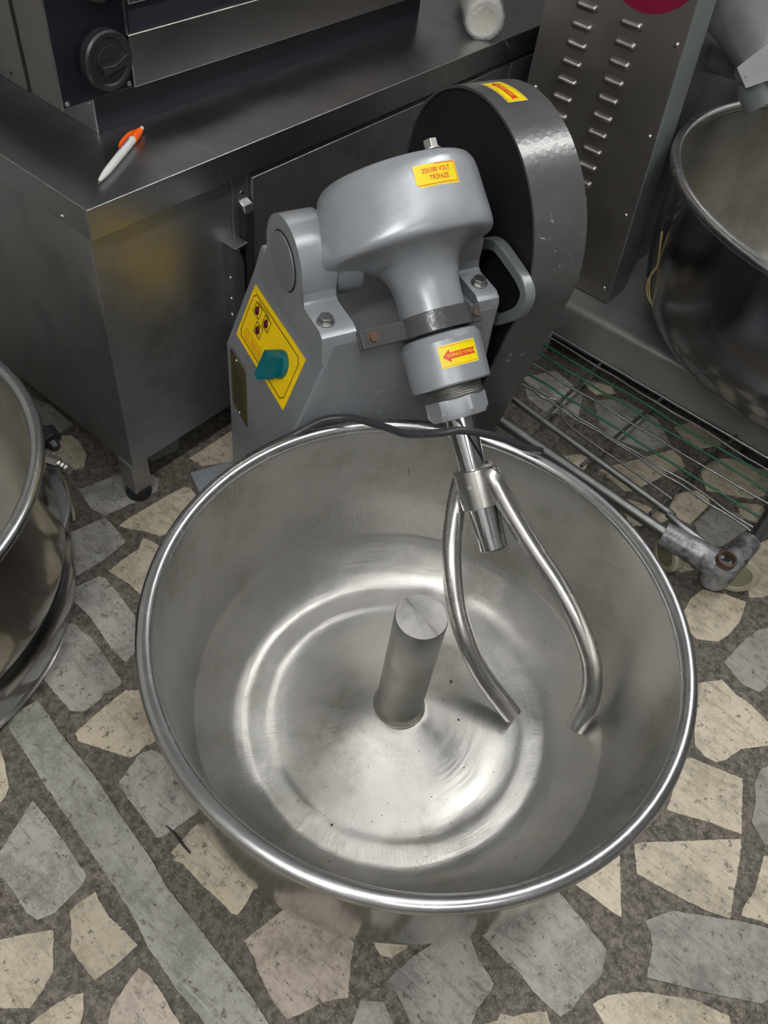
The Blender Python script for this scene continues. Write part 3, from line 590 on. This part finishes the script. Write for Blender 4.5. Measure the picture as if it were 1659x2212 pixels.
# stickers
def arrow(fn, x0, x1, hh, sh):    # red arrow pointing to -x
    return [(x0, 0), (x0 + hh * 1.15, hh), (x0 + hh * 1.05, sh), (x1, sh * 1.15), (x1 - sh * 1.1, 0), (x1, -sh * 1.15), (x0 + hh * 1.05, -sh), (x0 + hh * 1.15, -hh)]
def sticker(name, fn, W_, H_, kind, mat='yellow2'):
    rr = random.Random(len(name)); b = B(); grid(b, lambda i, j: fn((i - .5) * W_, (j - .5) * H_, .0004), 14, 3); s = b.build(name, mat, mix)
    b = B(); grid(b, lambda i, j: fn((i - .5) * (W_ + .0012), (j - .5) * (H_ + .0012), .0002), 14, 3); b.build('paper_edge', 'white', s)
    def line(p, q, wd):
        b_ = B(); a = Vector((*p, 0)); c = Vector((*q, 0)); d = (c - a).normalized(); nm = Vector((-d.y, d.x, 0)) * wd / 2
        grid(b_, lambda i, j: fn(*((a.lerp(c, i) + nm * (2 * j - 1))[:2]), .0006), 10, 1); return b_.build('border_line', 'red', s)
    if kind == 'arrow':
        for sg in (-1, 1): line((-W_ / 2 + .001, sg * (H_ / 2 - .0016)), (W_ / 2 - .001, sg * (H_ / 2 - .0016)), .0005)
        hh, sh = H_ * .30, H_ * .145; xa, xb = -W_ * .43, W_ * .44
        b = B(); NQ = 12
        tri = lambda i, j: fn(xa + hh * 1.15 * i, hh * i * (2 * j - 1), .0006); grid(b, tri, 3, 2)
        grid(b, lambda i, j: fn(xa + hh * 1.1 + (xb - xa - hh * 1.1) * i - (sh if i > .99 and abs(j - .5) < .1 else 0), sh * (2 * j - 1), .0006), NQ, 2); b.build('arrow', 'red', s)
        vs, fs = text_mesh('DÖNÜŞ YÖNÜ', H_ * .20, .92); b = B(); put(b, vs, fs, lambda x, y: fn(x + .001, y, .0008)); b.build('lettering', mat, s, 0, 0)
    else:
        line((-W_ / 2 + .001, -H_ / 2 + .0022), (W_ / 2 - .001, -H_ / 2 + .0022), .0008); line((W_ / 2 - .0014, -H_ / 2 + .002), (W_ / 2 - .0014, H_ / 2 - .0008), .0007); line((-.002, H_ / 2 - .0007), (W_ / 2 - .001, H_ / 2 - .0007), .0008)
        vs, fs = text_mesh('220/380 VOLT', H_ * .30, .80); b = B(); put(b, vs, fs, lambda x, y: fn(x - .0003, y + H_ * .20, .0007)); b.build('lettering', 'red', s, 0, 0)
        vs, fs = text_mesh('TRİFAZE', H_ * .30, .86); b = B(); put(b, vs, fs, lambda x, y: fn(x + .002, y - H_ * .14, .0007)); b.build('lettering', 'red', s, 0, 0)
    return s
def hs_fn(th0, l0, r0, slope=0.): return lambda x, y, o: cylpt(th0 + x / r0, l0 - y + slope * x, r0 + o)
sticker('voltage_sticker', hs_fn(R(-2), -.0375, .0950), .0525, .0235, 'volt')
sticker('direction_sticker', hs_fn(R(-6.5), .1542, .0502), .0490, .0262, 'arrow')
def gfn(x, y, o):
    a = R(94) - x / GR; r = GR + o; return Vector((.6565 + y, GT - r * math.cos(a), GH + r * math.sin(a)))
sticker('direction_sticker', gfn, .0620, .0290, 'arrow')

# cable lying across the rim
cp = [(.245, .672, .262), (.280, .667, .280), (.305, .657, .2985), (.3422, .6563, .3095), (.3718, .638, .318), (.3893, .5888, .342), (.3957, .5484, .365), (.4195, .52, .385), (.4431, .5093, .39), (.4963, .5032, .365), (.5374, .5019, .335), (.5753, .5068, .309)]
cb = MB(); CO = WM(.45, .55, .30); cb.o = CO; cb.tube([WM(*p) for p in smooth_path(cp, 6)], .0047, 14); o = cb.build('power_cable', 'cable', None, 0, 60); o.location = CO
tag(o, 'charcoal power cable lying across the back rim of the big bowl', 'cable')
# crumbs in the bowl
rc_ = random.Random(21); b = B()
def bh(r):
    for (r0, h0), (r1, h1) in zip(inner, inner[1:]):
        if r0 <= r <= r1: return h0 + (h1 - h0) * (r - r0) / max(1e-6, r1 - r0)
    return .1
for k in range(70):
    r = rc_.uniform(.05, .235); a = rc_.uniform(-2.6, .3); z = rc_.uniform(.0003, .0009) * (2.4 if k % 17 == 0 else 1); c = Vector((bc[0] + r * math.cos(a), bc[1] + r * math.sin(a), bh(r) + z * .6))
    b.add([c + Vector((z, 0, 0)), c + Vector((0, z, 0)), c - Vector((z, 0, 0)), c - Vector((0, z, 0)), c + Vector((0, 0, z)), c - Vector((0, 0, z))], [(0, 1, 4), (1, 2, 4), (2, 3, 4), (3, 0, 4), (1, 0, 5), (2, 1, 5), (3, 2, 5), (0, 3, 5)])
o = b.build('crumbs', 'ink', bowl, 0, 0); o['kind'] = 'stuff'
# twig on the floor
tw = MB(); a = floor_at(358, 1783, .002); c = floor_at(411, 1843, .002); tw.o = a; tw.tube([a, a.lerp(c, .35) + Vector((.001, .001, 0)), a.lerp(c, .7), c], [.0005, .0012, .0016, .001], 8)
o = tw.build('twig', 'rubber', None, 0, 60); o.location = a; tag(o, 'thin dark splinter lying on the stones left of the big bowl', 'splinter')

# ================================================================ second bowl at the left edge
LO = BOWL2_C
left = thing('kneading_bowl', 'steel mixer bowl cut off by the left edge, with hose fitting and seam', 'mixer bowl', LO)
b = MB(); inn = smooth_prof([(0, .085), (.05, .075), (.10, .062), (.16, .055), (.20, .062), (.235, .085), (.255, .115), (.27, .17), (.276, .24), (.279, .284)], 4)
b.lathe(inn + smooth_prof([(.284, .284), (.285, .22), (.287, .15), (.287, .118), (.283, .108)], 3), (0, 0, 0), n=128); lb = b.build('bowl_wall', 'bowlout', left, 0, 40)
lb.data.materials.append(M['bowl2'])
for p in lb.data.polygons:
    c3 = Vector((p.center.x, p.center.y, 0))
    if p.normal.dot(c3) < -.005 or (p.normal.z > .5 and c3.length < .27): p.material_index = 1
b = MB(); b.lathe([(.2870 + .0090 * math.cos(2 * math.pi * k / 16), .29 + .0085 * math.sin(2 * math.pi * k / 16)) for k in range(16)], n=128, close=True); b.build('bowl_rim', 'rim', left)
b = MB(); b.lathe([(.2835, .1085), (.281, .1045), (.2835, .101)], n=128); b.build('seam_gap', 'seam', left)
b = MB(); b.lathe(smooth_prof([(.284, .1035), (.2905, .085), (.290, .06), (.284, .036), (.272, .018), (.255, .012), (0, .012)], 3), n=128); b.build('lower_shell', 'bowldark', left, 0, 40)
b = MB(); b.lathe([(.0, .0), (.12, 0), (.12, .014), (0, .014)], n=48); b.build('bowl_foot', 'body', left)
def lp_(x, y, h): return floor_at(x, y, h) - LO
# silver bracket arm, nut, hose barb, black knob
b = MB(); pts = [lp_(96, 985, .15), lp_(120, 990, .15), lp_(133, 1040, .14), lp_(152, 1085, .135), lp_(140, 1143, .12), lp_(118, 1090, .13), lp_(104, 1035, .14)]
b.prism(pts, (0, 0, -.012)); b.build('support_arm', 'silver', left, .002)
b = MB(); b.cyl(lp_(93, 988, .165), lp_(104, 992, .165), .0105, 6); b.cyl(lp_(104, 992, .165), lp_(128, 1001, .165), .0085, 6); b.build('hex_fitting', 'bolt', left, .0006)
b = MB(); a = lp_(122, 1000, .165); c = lp_(153, 1017, .165); L = (c - a).length; b.lathe([(0, 0), (.0055, 0)] + sum([[(.0045, L * k / 4 + .001), (.0065, L * (k + .75) / 4)] for k in range(4)], []) + [(.004, L), (0, L)], a, c - a, 20); b.build('hose_barb', 'bolt', left, 0, 20)
b = MB(); kc_ = lp_(104, 945, .16); ax = (lp_(118, 965, .15) - lp_(88, 925, .16)).normalized(); b.lathe([(0, -.016), (.009, -.016), (.017, -.010), (.017, .008), (.010, .012), (.007, .022), (0, .022)], kc_, ax, 8); b.build('clamp_knob', 'black', left, .001)
b = MB(); b.tube(smooth_path([lp_(118, 1010, .15), lp_(138, 1040, .07), lp_(150, 1080, .03), lp_(158, 1105, .01), lp_(160, 1125, .006)], 5), .0025, 8); b.build('drain_tube', 'wheel', left)
b = MB(); b.tube([lp_(96, 1000, .15), lp_(60, 1010, .15)], .008, 10); b.build('bracket_stub', 'silver', left)

# ================================================================ worktop, cabinet
def room_thing(name, label, cat, n, e, h=0, group=None):
    o = thing(name, label, cat, WR(n, e, h), RZ, group); return o, (n, e, h)
wt, wo = room_thing('worktop', 'scratched stainless steel worktop with folded down front lip', 'worktop', -1.1, 1.1, .516)
b = MB(wo); b.box((N0 + .01, .4575, .512), (-.7435, 1.98, .516)); b.build('top_sheet', 'top', wt, .0012)
b = MB(wo); b.box((-.7465, .4575, .4775), (-.7435, 1.98, .5145)); b.build('front_lip', 'top', wt, .0008)
b = MB(wo); b.box((N0 + .01, .4575, .4775), (-.7466, .4605, .5145)); b.build('side_lip', 'top', wt, .0008)
b = MB(wo); P = plane(133, 468, EE, .457); b.lathe([(0, .002), (.003, .0015), (.0035, 0)], (P.dot(NN), .4575, P.z), (0, -1, 0), 14); b.build('screw', 'rim', wt)
cab, cbo = room_thing('base_cabinet', 'dull steel base cabinet under the worktop with hinged doors', 'cabinet', -1.1, 1.1)
b = MB(cbo); b.box((N0 + .02, .462, .083), (-.757, 1.97, .5112)); b.build('cabinet_body', 'sheet', cab, .0015)
for e0, e1 in ((.713, 1.325), (1.338, 1.955)):
    b = MB(cbo); b.box((-.7565, e0, .10), (-.7475, e1, .4665)); d = b.build('cabinet_door', 'sheet', cab, .0012)
b = MB(cbo); b.box((-.7565, .682, .10), (-.7535, .7115, .4765)); st_ = b.build('door_post', 'sheet', cab, .0005)
b = MB(cbo); b.lathe([(0, .0016), (.0028, .001), (.0032, 0)], (-.7535, .698, .448), (1, 0, 0), 12); b.build('screw', 'rim', st_)
b = MB(cbo); b.box((-.7535, .692, .25), (-.7405, .7085, .425)); b.prism([(-.7535, .692, .425), (-.7405, .692, .425), (-.7535, .692, .4375)], (0, .0165, 0)); hd = b.build('door_handle', 'black', cab, .001)
b = MB(cbo); b.prism([(-.7535, .692, .4255), (-.7400, .692, .4255), (-.7440, .692, .434), (-.7535, .692, .439)], (0, .0165, 0)); b.build('handle_cap', 'rim', hd, .001)
b = MB(cbo); b.prism([(-.757, .664, .25), (-.757, .664, .386), (-.733, .664, .386), (-.733, .664, .25)], (0, .004, 0)); b.prism([(-.757, .664, .3865), (-.757, .690, .3865), (-.735, .690, .3865), (-.733, .664, .3865)], (0, 0, -.004))
b.prism([(-.733, .664, .386), (-.733, .672, .383), (-.737, .684, .355), (-.737, .684, .25), (-.733, .664, .25)], (-.004, 0, 0)); hb = b.build('hinge_bracket', 'zinc', cab, .0008)
for h in (.30, .335, .272): b = MB(cbo); b.lathe([(0, .0015), (.0022, .001), (.003, 0)], (-.745, .664, h), (0, -1, 0), 10); b.build('rivet', 'bolt', hb)
for n_, e_ in ((-.775, .475), (-.775, 1.93), (-1.50, .475), (-1.50, 1.93)):
    b = MB(cbo); b.box((n_ - .016, e_ - .016, .020), (n_ + .016, e_ + .016, .083)); lg = b.build('foot', 'sheet', cab, .001)
    b = MB(cbo); b.lathe([(0, 0), (.019, 0), (.021, .006), (.019, .022), (0, .022)], (n_, e_, 0), n=24); b.build('rubber_cup', 'rubber', lg)

# ================================================================ oven
ov, oo = room_thing('deck_oven', 'stainless deck oven on the worktop with black dial strip', 'oven', -1.15, .95, .516)
b = MB(oo); b.box((-1.50, .575, .516), (-.876, 1.22, .568)); pl_ = b.build('plinth', 'sheet', ov, .001)
b = MB(oo); b.box((-.8762, .577, .516), (-.8750, 1.22, .568)); b.build('plinth_front', 'navy', ov, 0)  # thin front sheet, much darker than the plinth sides
b = MB(oo); b.box((-1.52, .520, .566), (-.861, 1.245, .98)); b.build('oven_body', 'oven', ov, .0015)
b = MB(oo); b.box((-.861, .5225, .568), (-.855, .6205, .98)); cp_ = b.build('control_strip', 'glass', ov, .001)
b = MB(oo); b.box((-.861, .5190, .566), (-.8545, .5222, .98)); b.build('strip_edge', 'oven', ov, .0006)
b = MB(oo); b.box((-.861, .6215, .567), (-.853, 1.245, .6265)); b.build('lower_drawer', 'oven', ov, .0022)
b = MB(oo); b.box((-.861, .6285, .6265), (-.859, 1.245, .656)); b.build('drawer_gap', 'navy', ov)  # shade in the gap is put into this dark sheet's colour
b = MB(oo); b.box((-.861, .6265, .6565), (-.853, 1.245, .95)); b.build('upper_door', 'oven', ov, .0022)
b = MB(oo); b.box((-.9180, .5185, .5665), (-.9150, .5200, .98)); b.build('side_seam', 'seam', ov)
for h in (.6090, .7015):
    kb = (-.855, .5850, h)
    b = MB(oo); b.lathe([(0, 0), (.0325, 0), (.0325, .010), (.0305, .0125), (.026, .0125), (.024, .011), (0, .011)], kb, (1, 0, 0), 56); k_ = b.build('dial_knob', 'black', cp_, 0, 30)
    b = MB(oo); b.lathe([(0, .011), (.0175, .011), (.0175, .013), (0, .013)], kb, (1, 0, 0), 40); b.build('dial_disc', 'black', k_, .0005)
    b = MB(oo); aa = R(12); ca, sa = math.cos(aa), math.sin(aa)
    def kq(a, c, o): return (kb[0] + o, kb[1] + a * ca - c * sa, kb[2] + a * sa + c * ca)
    up = [kq(-.0175 + .035 * i / 8, .0055 - .0045 * math.sin(math.pi * i / 8), .013) for i in range(9)]; dn = [kq(.0175 - .035 * i / 8, -.0055 - .0 * i, .013) for i in range(9)]
    b.prism(up + dn, (.010, 0, 0)); b.build('dial_grip', 'black', k_, .0012)
for q in ((.5275, .5725), (.6155, .5735)): b = MB(oo); b.lathe([(0, .0012), (.0025, .001), (.003, 0)], (-.855, *q), (1, 0, 0), 12); b.build('screw', 'bolt', cp_)
for e_ in (.5195,): b = MB(oo); b.lathe([(0, .0006), (.002, .0006), (.002, 0)], (-.95, .5200, .576), (0, -1, 0), 10); b.build('screw_hole', 'seam', ov)
b = MB(oo); b.lathe([(0, .0015), (.003, .001), (.0035, 0)], (-.885, .575, .552), (0, -1, 0), 12); b.build('screw', 'bolt', ov)

# ================================================================ pen
a = floor_at(213, 403, .516); c = floor_at(309, 287, .516); a.z = .5195; c.z = .5215
d = (c - a).normalized(); sd = Vector((-d.y, d.x, 0)); L = (c - a).length
pen = thing('pen', 'white ballpoint pen with orange clip lying on the worktop corner', 'pen', a)
pen.rotation_euler = (0, 0, math.atan2(d.y, d.x))
b = MB(); b.lathe(smooth_prof([(0, .005), (.0018, .005), (.0033, .016), (.0042, .03), (.0046, .06), (.0048, L * .78)], 3) + [(0, L * .78)], (0, 0, .0015), (1, 0, .012), 24); b.build('barrel', 'penwhite', pen)
b = MB(); b.lathe([(0, 0), (.0006, 0), (.0014, .006), (0, .006)], (0, 0, .0005), (1, 0, .012), 12); b.build('tip', 'chrome', pen)
b = MB(); b.lathe([(.0049, L * .76), (.0052, L * .79), (.0050, L * .88), (.0042, L * .935), (0, L * .935)], (0, 0, .0015), (1, 0, .012), 24); sl = b.build('top_sleeve', 'penorange', pen)
b = MB(); cl = [(L * .56, .0062), (L * .60, .0085), (L * .70, .0105), (L * .82, .0098), (L * .90, .006), (L * .90, .003), (L * .78, .0055), (L * .64, .0062)]
b.prism([(x, y, .002) for x, y in cl], (0, 0, .004)); b.build('clip', 'penorange', pen, .0006)
b = MB(); b.lathe([(0, L * .93), (.0024, L * .93), (.0026, L * .99), (.0018, L), (0, L)], (0, 0, .0015), (1, 0, .012), 16); b.build('push_button', 'penwhite', pen)
def pfn(x, y): a = y / .0051 + .25; return Vector((L * .64 + x, .0051 * math.sin(a), .0015 + L * .64 * .012 + .0051 * math.cos(a)))
vs, fs = text_mesh('GANI FILDEM', .0038, .95); b = MB(); put(b, vs, fs, pfn); b.build('lettering', 'penblue', pen, 0, 0)
b = MB(); b.add([pfn(-.0175, .0016), pfn(-.0165, .0022), pfn(-.0152, .0002), pfn(-.0150, -.0022), pfn(-.0168, -.0004)], [(0, 1, 2, 3, 4)]); b.build('blue_emblem', 'penblue', pen, 0, 0)

# ================================================================ wrapped cup at the back of the worktop
cc = floor_at(1048, 34, .516 + .036); cn = (cc.dot(NN), cc.dot(EE), cc.z)
cup = thing('wrapped_container', 'cream plastic tub in clear film lying on the far end of the worktop', 'tub', WR(cn[0], cn[1], .516), RZ)
co_ = (cn[0], cn[1], .516); ax = Vector((-.65, .75, .02)); ca_ = (cn[0], cn[1], .516 + .031)
b = MB(co_); b.lathe([(0, .001), (.024, .001), (.0265, 0), (.0285, .001), (.030, .006), (.030, .10), (.033, .16), (0, .16)], ca_, ax, 48); b.build('tub_body', 'ceramic', cup)
b = MB(co_); b.lathe(smooth_prof([(.018, -.004), (.031, -.003), (.0335, .012), (.032, .05), (.035, .10), (.034, .16), (.02, .18)], 4), ca_, ax, 40)
rr = random.Random(3)
for p in b.v: p += Vector((rr.uniform(-1, 1), rr.uniform(-1, 1), rr.uniform(-1, 1))) * .0012; p.z = max(p.z, .0006)
b.build('film_wrap', 'film', cup)
b = MB(co_); q0 = Vector(ca_) + Vector((.030, .004, -.006)); b.add([q0, q0 + Vector((.010, -.004, -.004)), q0 + Vector((.022, .008, -.024)), q0 + Vector((.010, .014, -.0245))], [(0, 1, 2, 3)]); b.build('film_tail', 'film', cup, 0, 0)

# ================================================================ planetary mixer at the right
pm, po = room_thing('planetary_mixer', 'tall planetary mixer with louvred dark column and grey floor beam', 'planetary mixer', -.3, 1.6)
b = MB(po); b.box((-.62, 1.279, .045), (.40, 1.95, .1345)); b.build('base_beam', 'beam', pm, .014, seg=5)
for n_, e_ in ((-.05, 1.33), (.34, 1.33), (-.55, 1.9), (.34, 1.9)):
    b = MB(po); b.lathe([(0, 0), (.03, 0), (.03, .02), (.022, .046), (0, .046)], (n_, e_, 0), n=28); b.build('rubber_foot', 'rubber', pm)
def pn(h): return -.4306 - .063 * (h - .135)
b = MB(po); H1 = 1.15; vs = []
for h in (.134, H1): vs += [(-.707, 1.337, h), (pn(h), 1.337, h), (pn(h), 1.410, h), (-.707, 1.410, h)]
b.add(vs, [(3, 2, 1, 0), (4, 5, 6, 7), (0, 1, 5, 4), (1, 2, 6, 5), (2, 3, 7, 6), (3, 0, 4, 7)]); b.build('column_frame', 'arm_grey', pm, .003)
b = MB(po); vs = []
for h in (.134, H1): vs += [(-.700, 1.41, h), (pn(h) - .03, 1.41, h), (pn(h) - .03, 1.80, h), (-.700, 1.80, h)]
b.add(vs, [(3, 2, 1, 0), (4, 5, 6, 7), (0, 1, 5, 4), (1, 2, 6, 5), (2, 3, 7, 6), (3, 0, 4, 7)]); b.build('column_rear', 'sheet', pm)
b = MB(po); vs = []
for h in (.137, H1): vs += [(-.708, 1.334, h), (pn(h) - .0015, 1.334, h), (pn(h) - .0015, 1.337, h), (-.708, 1.337, h)]
b.add(vs, [(3, 2, 1, 0), (4, 5, 6, 7), (0, 1, 5, 4), (1, 2, 6, 5), (2, 3, 7, 6), (3, 0, 4, 7)]); lpn = b.build('louvred_panel', 'column', pm, .0008)
def louver(nc, hc):
    b = MB(po); Lh, rr_, dp = .0195, .0068, .0065; k = 10; rows = []
    for j in range(4):
        f = math.cos(j / 3 * math.pi / 2 * .98); o_ = dp * math.sin(j / 3 * math.pi / 2); lp2 = []
        for i in range(k + 1): a = R(90 + 180 * i / k); lp2.append((nc - (Lh - rr_) + rr_ * f * math.cos(a), hc + rr_ * f * math.sin(a)))
        for i in range(k + 1): a = R(-90 + 180 * i / k); lp2.append((nc + (Lh - rr_) + rr_ * f * math.cos(a), hc + rr_ * f * math.sin(a)))
        rows.append([(q[0], 1.334 - o_, q[1]) for q in lp2])
    nn2 = len(rows[0]); vs = [p for r_ in rows for p in r_]; fs = [tuple(3 * nn2 + i for i in range(nn2))]
    for j in range(3):
        for i in range(nn2): i2 = (i + 1) % nn2; fs.append((j * nn2 + i, j * nn2 + i2, (j + 1) * nn2 + i2, (j + 1) * nn2 + i))
    b.add(vs, fs); return b.build('louver', 'louver', lpn, 0, 60)
for k in range(-3, 15):
    for nc in (-.6295, -.5485):
        px_, py_ = (1274, 15) if nc < -.6 else (1371, 54)
        h0 = .5896 if nc < -.6 else .5885
        hh = h0 - k * (.0283 if nc < -.6 else .02855)
        if nc > -.6 and hh > .60: continue
        if nc < -.6 and hh > .60 and hh < .9: continue
        if hh > .2 and hh < .62: louver(nc - .004, hh)
for (n_, h_) in ((-.4721, .5841), (-.4635, .4472), (-.4552, .31), (-.4463, .1633), (-.690, .447), (-.690, .30), (-.690, .165)):
    b = MB(po); b.lathe([(0, .003), (.0025, .0026), (.0042, .0012), (.0046, 0)], (n_, 1.334, h_), (0, -1, 0), 16); s_ = b.build('screw', 'rim', pm)
b = MB(po); b.lathe([(0, .0012), (.086, .0012), (.086, 0)], (-.5460, 1.334, .6945), (0, -1, 0), 64); bd = b.build('round_badge', 'maroon', pm)
b = MB(po); b.box((-.49, 1.3315, .6235), (-.475, 1.3325, .640)); 
# grey back wall of the bowl cradle and the tilting arm
b = MB(po); b.box((-.44, 1.87, .134), (.40, 1.92, 1.0)); b.build('rear_shield', 'sheet', pm, .004)
def atE(x, y, e): return rc(plane(x, y, EE, e))
b = MB(po); b.cyl(atE(1440, 85, 1.62), atE(1612, 140, 1.55), .030, 32, .026); b.build('cross_tube', 'arm_grey', pm)
b = MB(po); b.cyl(atE(1585, -90, 1.50), atE(1668, 150, 1.50), .085, 48, .040); b.build('tool_cone', 'cone', pm)
b = MB(po); q = [atE(x, y, 1.44) for x, y in ((1590, 147), (1622, 122), (1659, 95), (1720, 60), (1720, 150), (1659, 175), (1610, 192))]
b.prism(q, (0, .055, 0)); b.build('arm_bracket', 'flake', pm, .002)
b = MB(po); b.cyl(atE(1630, 165, 1.49), atE(1652, 225, 1.49), .032, 24); b.build('bracket_pin', 'arm_grey', pm)
b = MB(po); b.box((-.40, 1.835, .134), (-.36, 1.87, .52)); b.box((.24, 1.835, .134), (.28, 1.87, .52)); b.build('cradle_arm', 'beam', pm, .004)

rb, ro = room_thing('mixing_bowl', 'deep shiny steel mixing bowl standing on the planetary mixer base', 'mixing bowl', -.078, 1.462, .1345)
bc2 = (-.078, 1.462, 0)
out2 = smooth_prof([(.3535, .44), (.349, .36), (.340, .28), (.325, .225), (.29, .178), (.24, .150), (.15, .137), (.0, .1365)], 4)
inn2 = smooth_prof([(0, .1385), (.15, .139), (.235, .153), (.285, .182), (.318, .228), (.335, .285), (.345, .36), (.3505, .44)], 4)
b = MB(ro); b.lathe(inn2 + out2, bc2, n=144); o = b.build('bowl_wall', 'bowldark', rb, 0, 40)
o.data.materials.append(M['bowl2'])
for p in o.data.polygons:
    c3 = Vector(p.center); rr3 = Vector((c3.x, c3.y, 0))
    if p.normal.dot(rr3) < -.01 or p.normal.z > .3: p.material_index = 1
b = MB(ro); b.lathe([(.359 + .0085 * math.cos(2 * math.pi * k / 16), .447 + .0085 * math.sin(2 * math.pi * k / 16)) for k in range(16)], bc2, n=144, close=True); b.build('bowl_rim', 'rim', rb)
# knotted twine on the bowl
def tws(x, y): return plane(x, y, EE, 1.243)
tp = [tws(1430, 500), tws(1426, 530), tws(1419, 575), tws(1400, 605), tws(1398, 635), tws(1410, 655), tws(1422, 620), tws(1425, 590), tws(1418, 577), tws(1404, 600), tws(1403, 640), tws(1412, 665)]
T0 = tp[0].copy(); b = MB(T0); b.tube(smooth_path(tp, 5), .0016, 6); o = b.build('twine', 'twine', None, 0, 60); o.location = T0
tag(o, 'looped yellow twine hanging beside the deep mixing bowl', 'string')

# ================================================================ wire rack on castors
rk, ko = room_thing('wire_trolley', 'low wire shelf trolley with grey tubes and green wires', 'trolley', -.25, 1.1)
def rp_(n, e, h=.08): return (n, e, h)
def rod(name, pts, r, mat, par=rk, k=10):
    b = MB(ko); b.tube(pts, r, k); return b.build(name, mat, par, 0, 60)
rod('front_tube', [rp_(-.52, .985, .07), rp_(-.0764, .960, .07)], .0095, 'zinc', k=16)
rod('inner_tube', smooth_path([rp_(-.52, 1.042), rp_(-.13, .998), rp_(-.10, .990), rp_(-.073, .983), rp_(-.031, .98, .078)], 5), .0060, 'zinc', k=12)
rod('side_tube', [rp_(.030, .99, .07), rp_(.018, 1.27, .07)], .0095, 'zinc', k=16)
rod('rear_tube', [rp_(-.52, 1.255, .078), rp_(.02, 1.240, .078)], .0032, 'zinc', k=16)
rod('left_tube', [rp_(-.52, .985, .07), rp_(-.52, 1.262, .07)], .0095, 'zinc', k=16)
for n_, e_, nb, eb in ((-.3727, 1.215, -.3691, 1.0249), (-.2396, 1.2174, -.2595, .985), (-.0947, 1.2189, -.1225, .975)):
    rod('cross_bar', [rp_(n_, e_ + .04, .074), rp_(nb, eb, .074)], .0032, 'zinc')
WIRES = [(1.2349, 1.2106, 'zinc'), (1.2077, 1.1934, 'greenwire'), (1.1776, 1.164, 'greenwire'), (1.1412, 1.1345, 'zinc'), (1.1138, 1.0958, 'greenwire'), (1.0896, 1.070, 'zinc'), (1.0835, 1.0561, 'zinc')]
rw = random.Random(11)
for k, (ea, eb, mt_) in enumerate(WIRES):
    pts = []
    for i in range(13):
        f = i / 12; n_ = -.50 + .515 * f; e_ = ea + (eb - ea) * f + rw.uniform(-.0016, .0016) * (1 + (k > 4) * 1.5); pts.append((n_, e_, .0795 + rw.uniform(-.001, .001)))
    rod('wire', smooth_path(pts, 3), .0021, mt_, k=7)
rod('wire', smooth_path([rp_(-.46, 1.095), rp_(-.40, 1.075), rp_(-.37, 1.09), rp_(-.33, 1.05), rp_(-.2, 1.035), rp_(-.11, 1.025)], 5), .0021, 'zinc', k=7)
# corner casting with socket and castors
b = MB(ko); b.tube(smooth_path([(-.088, .958, .069), (-.05, .962, .069), (-.01, .966, .066), (.010, .972, .062)], 3), [.0205] * 4 + [.022] * 3 + [.0235] * 3, 20); b.tube(smooth_path([(.010, .972, .062), (.018, .99, .066), (.024, 1.045, .069)], 3), [.0225] * 3 + [.019] * 2 + [.0175] * 2, 20)
b.lathe([(0, .028), (.022, .028), (.026, .040), (.026, .068), (.022, .080), (0, .082)], (.010, .970, 0), n=24)
cs = b.build('corner_casting', 'cast', rk, 0, 50)
b = MB(ko); b.lathe([(.0105, .078), (.0145, .078), (.0155, .086), (.0150, .093), (.0115, .094), (.0105, .082)], (.006, .972, 0), (0.05, -.1, 1), 24); b.build('post_socket', 'rust', cs)
b = MB(ko); b.lathe([(0, .0), (.0112, .0)], (.006, .9715, .0872), (0.05, -.1, 1), 24); b.build('socket_bore', 'seam', cs, 0, 0)
for (px_, py_, ax_, hw, rw_) in ((1590, 1236, (.30, -.93, .12), .036, .036), (1446, 1196, (-.5, -.85, 0), .030, .030)):
    c_ = Vector(rc(floor_at(px_, py_, hw))); q = rw_ / .031
    b = MB(ko); b.lathe([(r * q, h) for r, h in [(0, -.008), (.019, -.008), (.0215, -.011), (.028, -.010), (.031, -.006), (.031, .006), (.028, .010), (.0215, .011), (.020, .0085), (0, .0085)]], c_, ax_, 48); wh = b.build('castor_wheel', 'wheel', rk, 0, 30)
    b = MB(ko); b.lathe([(0, .009), (.0205 * q, .009), (.0200 * q, .0088)], c_, ax_, 40); b.build('wheel_hub', 'wheelhub', wh)
for (n_, e_) in ((-.50, .99), (-.50, 1.25), (.015, 1.25)):
    b = MB(ko); b.lathe([(0, 0), (.013, 0), (.016, .03), (.016, .075), (0, .078)], (n_, e_, 0), n=20); b.build('corner_post', 'cast', rk)
